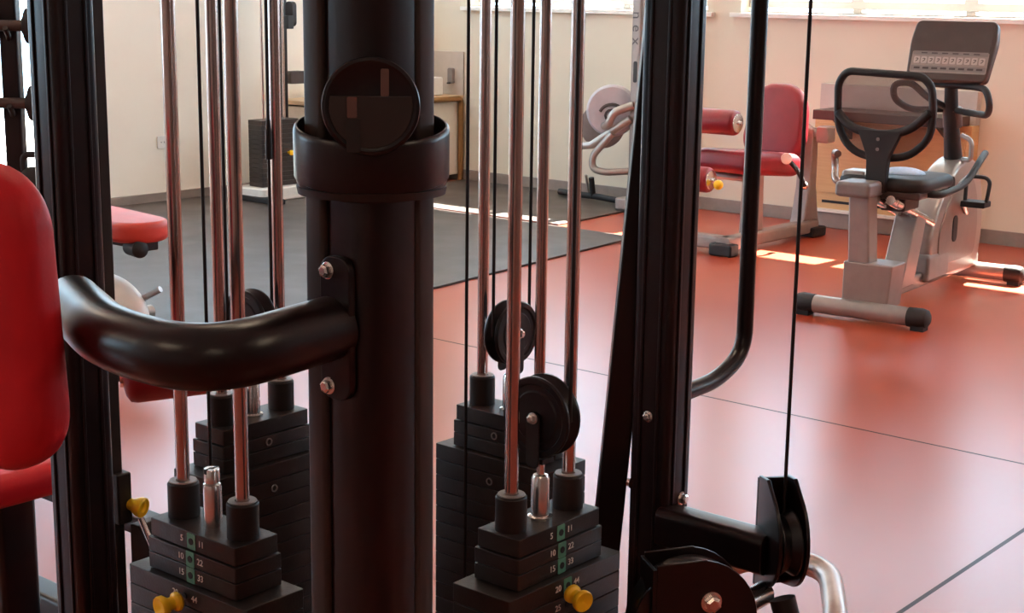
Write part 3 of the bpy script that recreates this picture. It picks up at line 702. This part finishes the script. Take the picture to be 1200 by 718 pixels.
# ------------------------------------------------------------------ silver machine with round covers
SM = thing('plate_cover_machine', 'silver exercise machine with round lilac cover beside the window wall', 'exercise machine', (2.4,-.4,0))
SU = obj('upright', MB().prism(rrect(.085,.14,.02), (2.520,-.36,.012), X, Y, 1.75), COVERM, SM, 0, 40)
for i, ch in enumerate('nex'):
    text('upright_lettering', ch, .10, (2.52,-.4308,1.30-i*.085), V((0,0,-1)), X, DINK, SU, .0004)
obj('upright_slot', MB().prism(rrect(.03,.14,.012), (2.520,-.4302,.93), X, Zu, .002), RUBBER, SU)
obj('base_box', MB().box((2.45,-.53,.012),(2.57,-.25,.095)), COVERM, SM, .015)
ca = V((.55,-.83,0)).normalized()
dk2 = MB(); dk2.lathe(V((2.165,-.30,.545)), ca, [(0,.14),(.006,.155),(.03,.155),(.036,.145),(.036,.05)], 40, True); obj('rear_disc', dk2, GREYP, SM, 0, 40)
fd2 = MB(); fd2.lathe(V((2.29,-.36,.66)), ca, [(0,.15),(.01,.175),(.05,.175),(.07,.16),(.078,.10),(.08,0)], 44, True); FC = obj('round_cover', fd2, LILAC, SM, 0, 40)
pv = Zu.cross(ca)
ar = MB(); cc = V((2.29,-.36,.63))+ca*.08
ar.tube([cc + pv*(.085*math.cos(a)) + Zu*(.075*math.sin(a)) for a in [math.radians(20+14*k) for k in range(11)]], .011, 8); obj('cover_arc', ar, DINK, FC, 0, 60)
obj('cover_arc', MB().tube([cc + pv*(.045*math.cos(a)) + Zu*(.04*math.sin(a)) for a in [math.radians(60+30*k) for k in range(8)]], .008, 8), DINK, FC, 0, 60)
ta = MB(); ta.tube(fillet([(2.30,-.46,.56),(2.36,-.50,.57),(2.40,-.50,.66),(2.52,-.44,.71)], .06), .028, 12); obj('link_arm', ta, SILVER, SM, 0, 60)
ta = MB(); ta.tube([(2.08,-.52,.41),(2.24,-.52,.43),(2.50,-.44,.62)], .027, 12); obj('link_arm', ta, SILVER, SM, 0, 60)
ta = MB(); ta.tube(fillet([(2.40,-.50,.52),(2.25,-.52,.36),(2.25,-.52,.27),(2.34,-.50,.25),(2.52,-.40,.27)], .06), .024, 12); obj('link_arm', ta, SILVER, SM, 0, 60)
obj('foot_lever', MB().tube([(2.10,-.30,.035),(2.10,-.33,.18)], .020, 12), RUBBER, SM)
obj('lever_rod', MB().tube([(2.02,-.25,.06),(2.03,-.30,.19)], .010, 10), SILVER, SM)
obj('floor_bar', MB().tube(fillet([(1.72,-.20,.036),(2.0,-.26,.04),(2.10,-.30,.05),(2.45,-.40,.05)], .1), .022, 12), RUBBER, SM)

# ------------------------------------------------------------------ wood wall unit behind the bike
WU = thing('wood_wall_unit', 'pale wooden wall unit with grey upper board behind the exercise bike', 'cabinet', (4.2,-.06,0))
wb = obj('cabinet_body', MB().box((3.70,-.11,.10),(4.74,-.002,.70)), WOOD, WU, .004)
obj('upper_board', MB().box((3.70,-.06,.70),(4.74,-.002,.90)), SPLASH, WU, .004)
obj('cabinet_plinth', MB().box((3.64,-.14,.0),(4.76,-.002,.10)), BASEM, WU, .004)
obj('plinth_ledge', MB().box((3.64,-.155,.10),(4.76,-.002,.118)), SILLM, WU, .003)
obj('drawer_panel', MB().box((3.735,-.118,.22),(4.705,-.11,.66)), WOOD, WU, .002)
obj('vent_slot', MB().box((3.78,-.113,.155),(4.3,-.108,.172)), RUBBER, WU)
obj('dark_shelf', MB().box((3.84,-.40,.702),(4.72,-.10,.760)), DGREY, WU, .004)
for x in (3.95,4.62): obj('shelf_bracket', MB().prism([(0,0),(-.25,0),(0,-.14)], (x,-.108,.702), Y, Zu, .02), DGREY, WU)

# ------------------------------------------------------------------ counter in the far corner with things on it
CTR = thing('counter', 'low corner counter with brass edge and cream doors', 'counter', (.3,-.3,0))
ch = .655
obj('counter_body', MB().box((.02,-.32,.05),(.585,-.02,ch-.045)).box((.02,-1.35,.05),(.30,-.32,ch-.045)), CREAMP, CTR, .004)
obj('counter_top', MB().box((.005,-.36,ch-.03),(.605,-.005,ch)).box((.005,-1.38,ch-.03),(.34,-.36,ch)), LAMIN, CTR, .004)
obj('counter_edge', MB().tube(fillet([(.612,-.04,.0),(.612,-.04,ch-.022),(.612,-.365,ch-.022),(.345,-.365,ch-.022)], .04), .022, 12), BRASS, CTR)
obj('counter_edge', MB().tube([(.345,-.365,ch-.018),(.345,-1.385,ch-.018)], .015, 12), BRASS, CTR)
obj('splashback', MB().box((.02,-.014,ch),(.61,-.002,.985)), SPLASH, CTR, .002)
tag(origin(obj('white_box', MB().box((.40,-.26,ch+.001),(.52,-.14,ch+.14)), WHITEP, None, .012), (.46,-.20,ch+.001)), 'small white box standing on the corner counter', 'box')
tp = thing('soap_dispenser', 'narrow grey soap dispenser fixed to the grey splashback', 'dispenser', (.50,-.013,.80))
obj('dispenser_body', MB().prism(rrect(.05,.12,.015), (.50,-.013,.80), X, Zu, .035), GREYP, tp, .004); obj('dispenser_spout', MB().cbox((.50,-.045,.745),(.018,.05,.012)), RUBBER, tp)
tag(origin(obj('paper_roll', MB().lathe((.16,-1.10,ch+.001), Zu, [(0,.02),(0,.065),(.10,.065),(.10,.02)], 28, False, True), WHITEP, None, 0, 40), (.16,-1.10,ch)), 'white paper roll on the counter by the left wall', 'paper roll')
tag(origin(obj('small_radio', MB().prism(rrect(.14,.09,.015), (.10,-1.30,ch+.16), Y, Zu, .07), DGREY, None, .004), (.13,-1.30,ch+.1)), 'small dark box mounted on the left wall above the counter', 'box')

# ------------------------------------------------------------------ far cable tower by the left wall
FT = thing('cable_tower', 'black far cable tower with weight stack on a white base against the left wall', 'exercise machine', (.45,-1.76,0))
obj('base_plate', MB().prism(rrect(.52,.30,.05), (.42,-1.74,.012), Y, -X, .09), WHITEP, FT, .01)
obj('tower_foot', MB().box((.32,-2.02,.012),(.74,-1.94,.05)), RUBBER, FT, .01)
obj('tower_foot', MB().box((.32,-1.56,.012),(.80,-1.48,.05)), RUBBER, FT, .01)
nst = 14
for k in range(nst):
    z = .105 + k*.0325; obj('weight_plate', MB().box((.36,-1.935,z),(.50,-1.60,z+.0318)), PLATE, FT, .002)
obj('selector_knob', MB().lathe((.50,-1.70,.33), X, [(0,.008),(.02,.008),(.025,.018),(.04,.018),(.045,.01)], 18), YEL, FT, 0, 40, 'small yellow selector knob')
for y in (-1.86,-1.67): obj('guide_rod', MB().cyl((.43,y,.05),(.43,y,1.95),.009), CHROME, FT)
obj('back_post', MB().box((.27,-1.62,.02),(.33,-1.54,2.0)), BLACK, FT, .005)
obj('top_beam', MB().box((.25,-1.95,1.95),(.55,-1.5,2.02)), BLACK, FT, .005)
pb = MB(); pb.prism(rrect(.075,.17,.03), (.40,-1.545,1.27), X, Zu, .04); PBK = obj('pulley_block', pb, BLACKM, FT, .004)
obj('block_clamp', MB().box((.36,-1.64,1.17),(.45,-1.585,1.26)), RUBBER, FT, .004)

# ------------------------------------------------------------------ wall outlet
po = thing('power_outlet', 'small white power outlet on the left wall', 'power outlet', (.0,-2.39,.41))
obj('outlet_plate', MB().prism(rrect(.085,.085,.01), (.0005,-2.39,.41), Y, Zu, .010), WHITEP, po, .003)
for s in (-.012,.012): obj('outlet_hole', MB().lathe((.0105,-2.39+s,.41), X, [(0,.004),(.001,.004)], 10), RUBBER, po)

# ------------------------------------------------------------------ red bench on the mat
BN = thing('weight_bench', 'red padded weight bench on the grey mat behind the left upright', 'bench', (3.1,-5.0,.012))
bq = MB(); bq.pillow([(p.x,p.y) for p in fillet([V(q) for q in ((-.55,-.15,0),(.34,-.13,0),(.41,-.06,0),(.41,.06,0),(.34,.13,0),(-.55,.15,0))], .05, 5, True)], (3.01,-4.97,.470), V((1,-.10,0)), V((.10,1,0)), .085, .03); obj('bench_pad', bq, REDB, BN, 0, 60)
obj('pad_support', MB().box((2.75,-5.0,.385),(3.36,-4.94,.435)), BLACKM, BN, .006)
obj('pad_knob', MB().lathe((3.30,-5.04,.405), V((1,-.2,0)), [(0,.018),(.01,.036),(.10,.036),(.11,.02)], 20), RUBBER, BN, 0, 40)
obj('bench_leg', MB().tube([(3.02,-4.97,.40),(3.02,-4.97,.05)], .035, 16), SILVER, BN)
obj('bench_leg', MB().tube([(2.62,-4.97,.44),(2.50,-4.97,.05)], .03, 16), SILVER, BN)
obj('bench_foot', MB().tube([(2.50,-5.2,.045),(2.50,-4.74,.045)], .03, 14), SILVER, BN)
fe = MB(); fe.ball((3.02,-4.97,.06), .26, 1.0,.45,.72, 28, 12, 0.0, 1.0); obj('white_cover', fe, WHITEP, BN, 0, 70, 'smooth white rounded base cover')
obj('cover_rod', MB().tube([(3.16,-4.93,.13),(3.28,-4.88,.20)], .014, 10), SILVER, BN)
obj('bench_foot', MB().tube([(3.02,-5.2,.045),(3.02,-4.74,.045)], .03, 14), SILVER, BN)
obj('chrome_knob', MB().ball((3.06,-5.04,.37), .035, n=16, m=10), STEEL, BN, 0, 60)
obj('chrome_knob', MB().ball((2.88,-5.00,.60), .03, 1,1,1.6, 16, 10), STEEL, BN, 0, 60)
obj('knob_stem', MB().cyl((2.88,-5.0,.42),(2.88,-5.0,.58),.012), STEEL, BN)

# ------------------------------------------------------------------ rack with dumbbells at the far left
RKp = V((3.362,-5.572,0)); hx = V((.764,.645,0))
RK = thing('dumbbell_rack', 'tall black rack post holding dumbbells at the left edge', 'rack', RKp)
obj('rack_post', MB().prism(rrect(.066,.06,.01), RKp+V((0,0,.03)), hx, Zu.cross(hx), 1.9), BLACK, RK, 0, 40)
obj('rack_base', MB().prism(rrect(.5,.36,.03), RKp+V((0,0,.012)), hx, Zu.cross(hx), .05), BLACK, RK, .006)
tow = V((.629,-.75,0))
for i, (z, nm) in enumerate(((1.30,'uppermost black dumbbell on the rack at the left edge'),(1.02,'lower black dumbbell on the rack, midway down its post'))):
    c = RKp + tow*.065 + V((0,0,z)) + hx*.014
    obj('cradle', MB().tube(fillet([RKp+V((0,0,z-.05))+tow*.02, c-V((0,0,.034)), c+tow*.034-V((0,0,.008))], .02), .010, 10), BLACKM, RK)
    t = thing('dumbbell', nm, 'dumbbell', c, 0, 'dumbbells on the rack')
    obj('dumbbell_handle', MB().cyl(c-hx*.075, c+hx*.07, .020), DGREY, t)
    for s in (-1, 1):
        p = c + hx*(.055*s); mb = MB(); mb.lathe(p, hx*s, [(0,.03),(.012,.036),(.012,.052),(.016,.064),(.05,.064),(.056,.055),(.056,.02)], 28); obj('dumbbell_head', mb, RUBBER, t, 0, 40)
kc = RKp + hx*.075 + V((0,0,.745)) + tow*.05
obj('rack_shelf', MB().prism(rrect(.26,.14,.02), kc-V((0,0,.077))+hx*.0, hx, Zu.cross(hx), .012), BLACKM, RK, .003)
kt = thing('kettlebell', 'black kettlebell on the rack shelf at the left edge', 'kettlebell', kc-V((0,0,.065)))
obj('bell_body', MB().ball(kc-V((0,0,.012)), .054, 1,1,.98, 28, 16), RUBBER, kt, 0, 60)
obj('bell_handle', MB().tube(fillet([kc-hx*.035+V((0,0,.025)), kc-hx*.038+V((0,0,.085)), kc+hx*.038+V((0,0,.085)), kc+hx*.035+V((0,0,.025))], .03), .012, 12), RUBBER, kt, 0, 60)

# ------------------------------------------------------------------ light
W = bpy.data.worlds.new('sky'); SC.world = W; W.use_nodes = True
nt = W.node_tree; bg = nt.nodes['Background']; bg.inputs['Color'].default_value = (.56,.80,1.0,1); bg.inputs['Strength'].default_value = 8.0
sun = bpy.data.lights.new('sun', 'SUN'); sun.energy = 115; sun.angle = math.radians(.5); sun.color = (1,.93,.82)
so = bpy.data.objects.new('sun', sun); COL.objects.link(so)
SUN_DIR = V((-.06, -1.0, -1.167)).normalized()
so.rotation_euler = SUN_DIR.to_track_quat('-Z', 'Y').to_euler()
def portal(axis, s0, s1, z0, z1, q):
    l = bpy.data.lights.new('window_portal', 'AREA'); l.shape = 'RECTANGLE'; l.cycles.is_portal = True
    l.size = s1-s0; l.size_y = z1-z0
    o = bpy.data.objects.new('window_portal', l); COL.objects.link(o)
    if axis == 'x': o.location = ((s0+s1)/2, q, (z0+z1)/2); d = V((0,-1,0))
    else: o.location = (q, (s0+s1)/2, (z0+z1)/2); d = V((1,0,0))
    o.rotation_euler = d.to_track_quat('-Z', 'Y').to_euler()
for s0, s1, z0, z1 in wins: portal('x', s0, s1, z0, z1, .25)
for s0, s1, z0, z1 in lops: portal('y', s0, s1, z0, z1, -.25)

# ------------------------------------------------------------------ camera
cam = bpy.data.cameras.new('camera'); co = bpy.data.objects.new('camera', cam); COL.objects.link(co)
cam.sensor_width = 36; cam.lens = 1765/1200*36; cam.clip_start = .05
f_, d_ = 1765.0, V((486-600, 8770-359, 1765)).normalized()      # image-space direction of straight down
zc = V((0,0,1)); ey = (zc - d_*zc.dot(d_)).normalized(); up = -d_; ex = ey.cross(up)
yaw = Matrix.Rotation(math.radians(40), 3, 'Z')
Rm = yaw @ Matrix((ex, ey, up))
right, down, fwd = Rm.col[0], Rm.col[1], Rm.col[2]
M4 = Matrix((right, -down, -fwd)).transposed().to_4x4(); M4.translation = V((8.41,-8.69,1.45))
co.matrix_world = M4
SC.camera = co
SC.view_settings.view_transform = 'Standard'; SC.view_settings.look = 'None'; SC.view_settings.gamma = 1; SC.view_settings.use_curve_mapping = False
SC.view_settings.exposure = 0.22
SC.cycles.max_bounces = 10; SC.cycles.diffuse_bounces = 6; SC.cycles.transparent_max_bounces = 12
SC.cycles.sample_clamp_indirect = 6
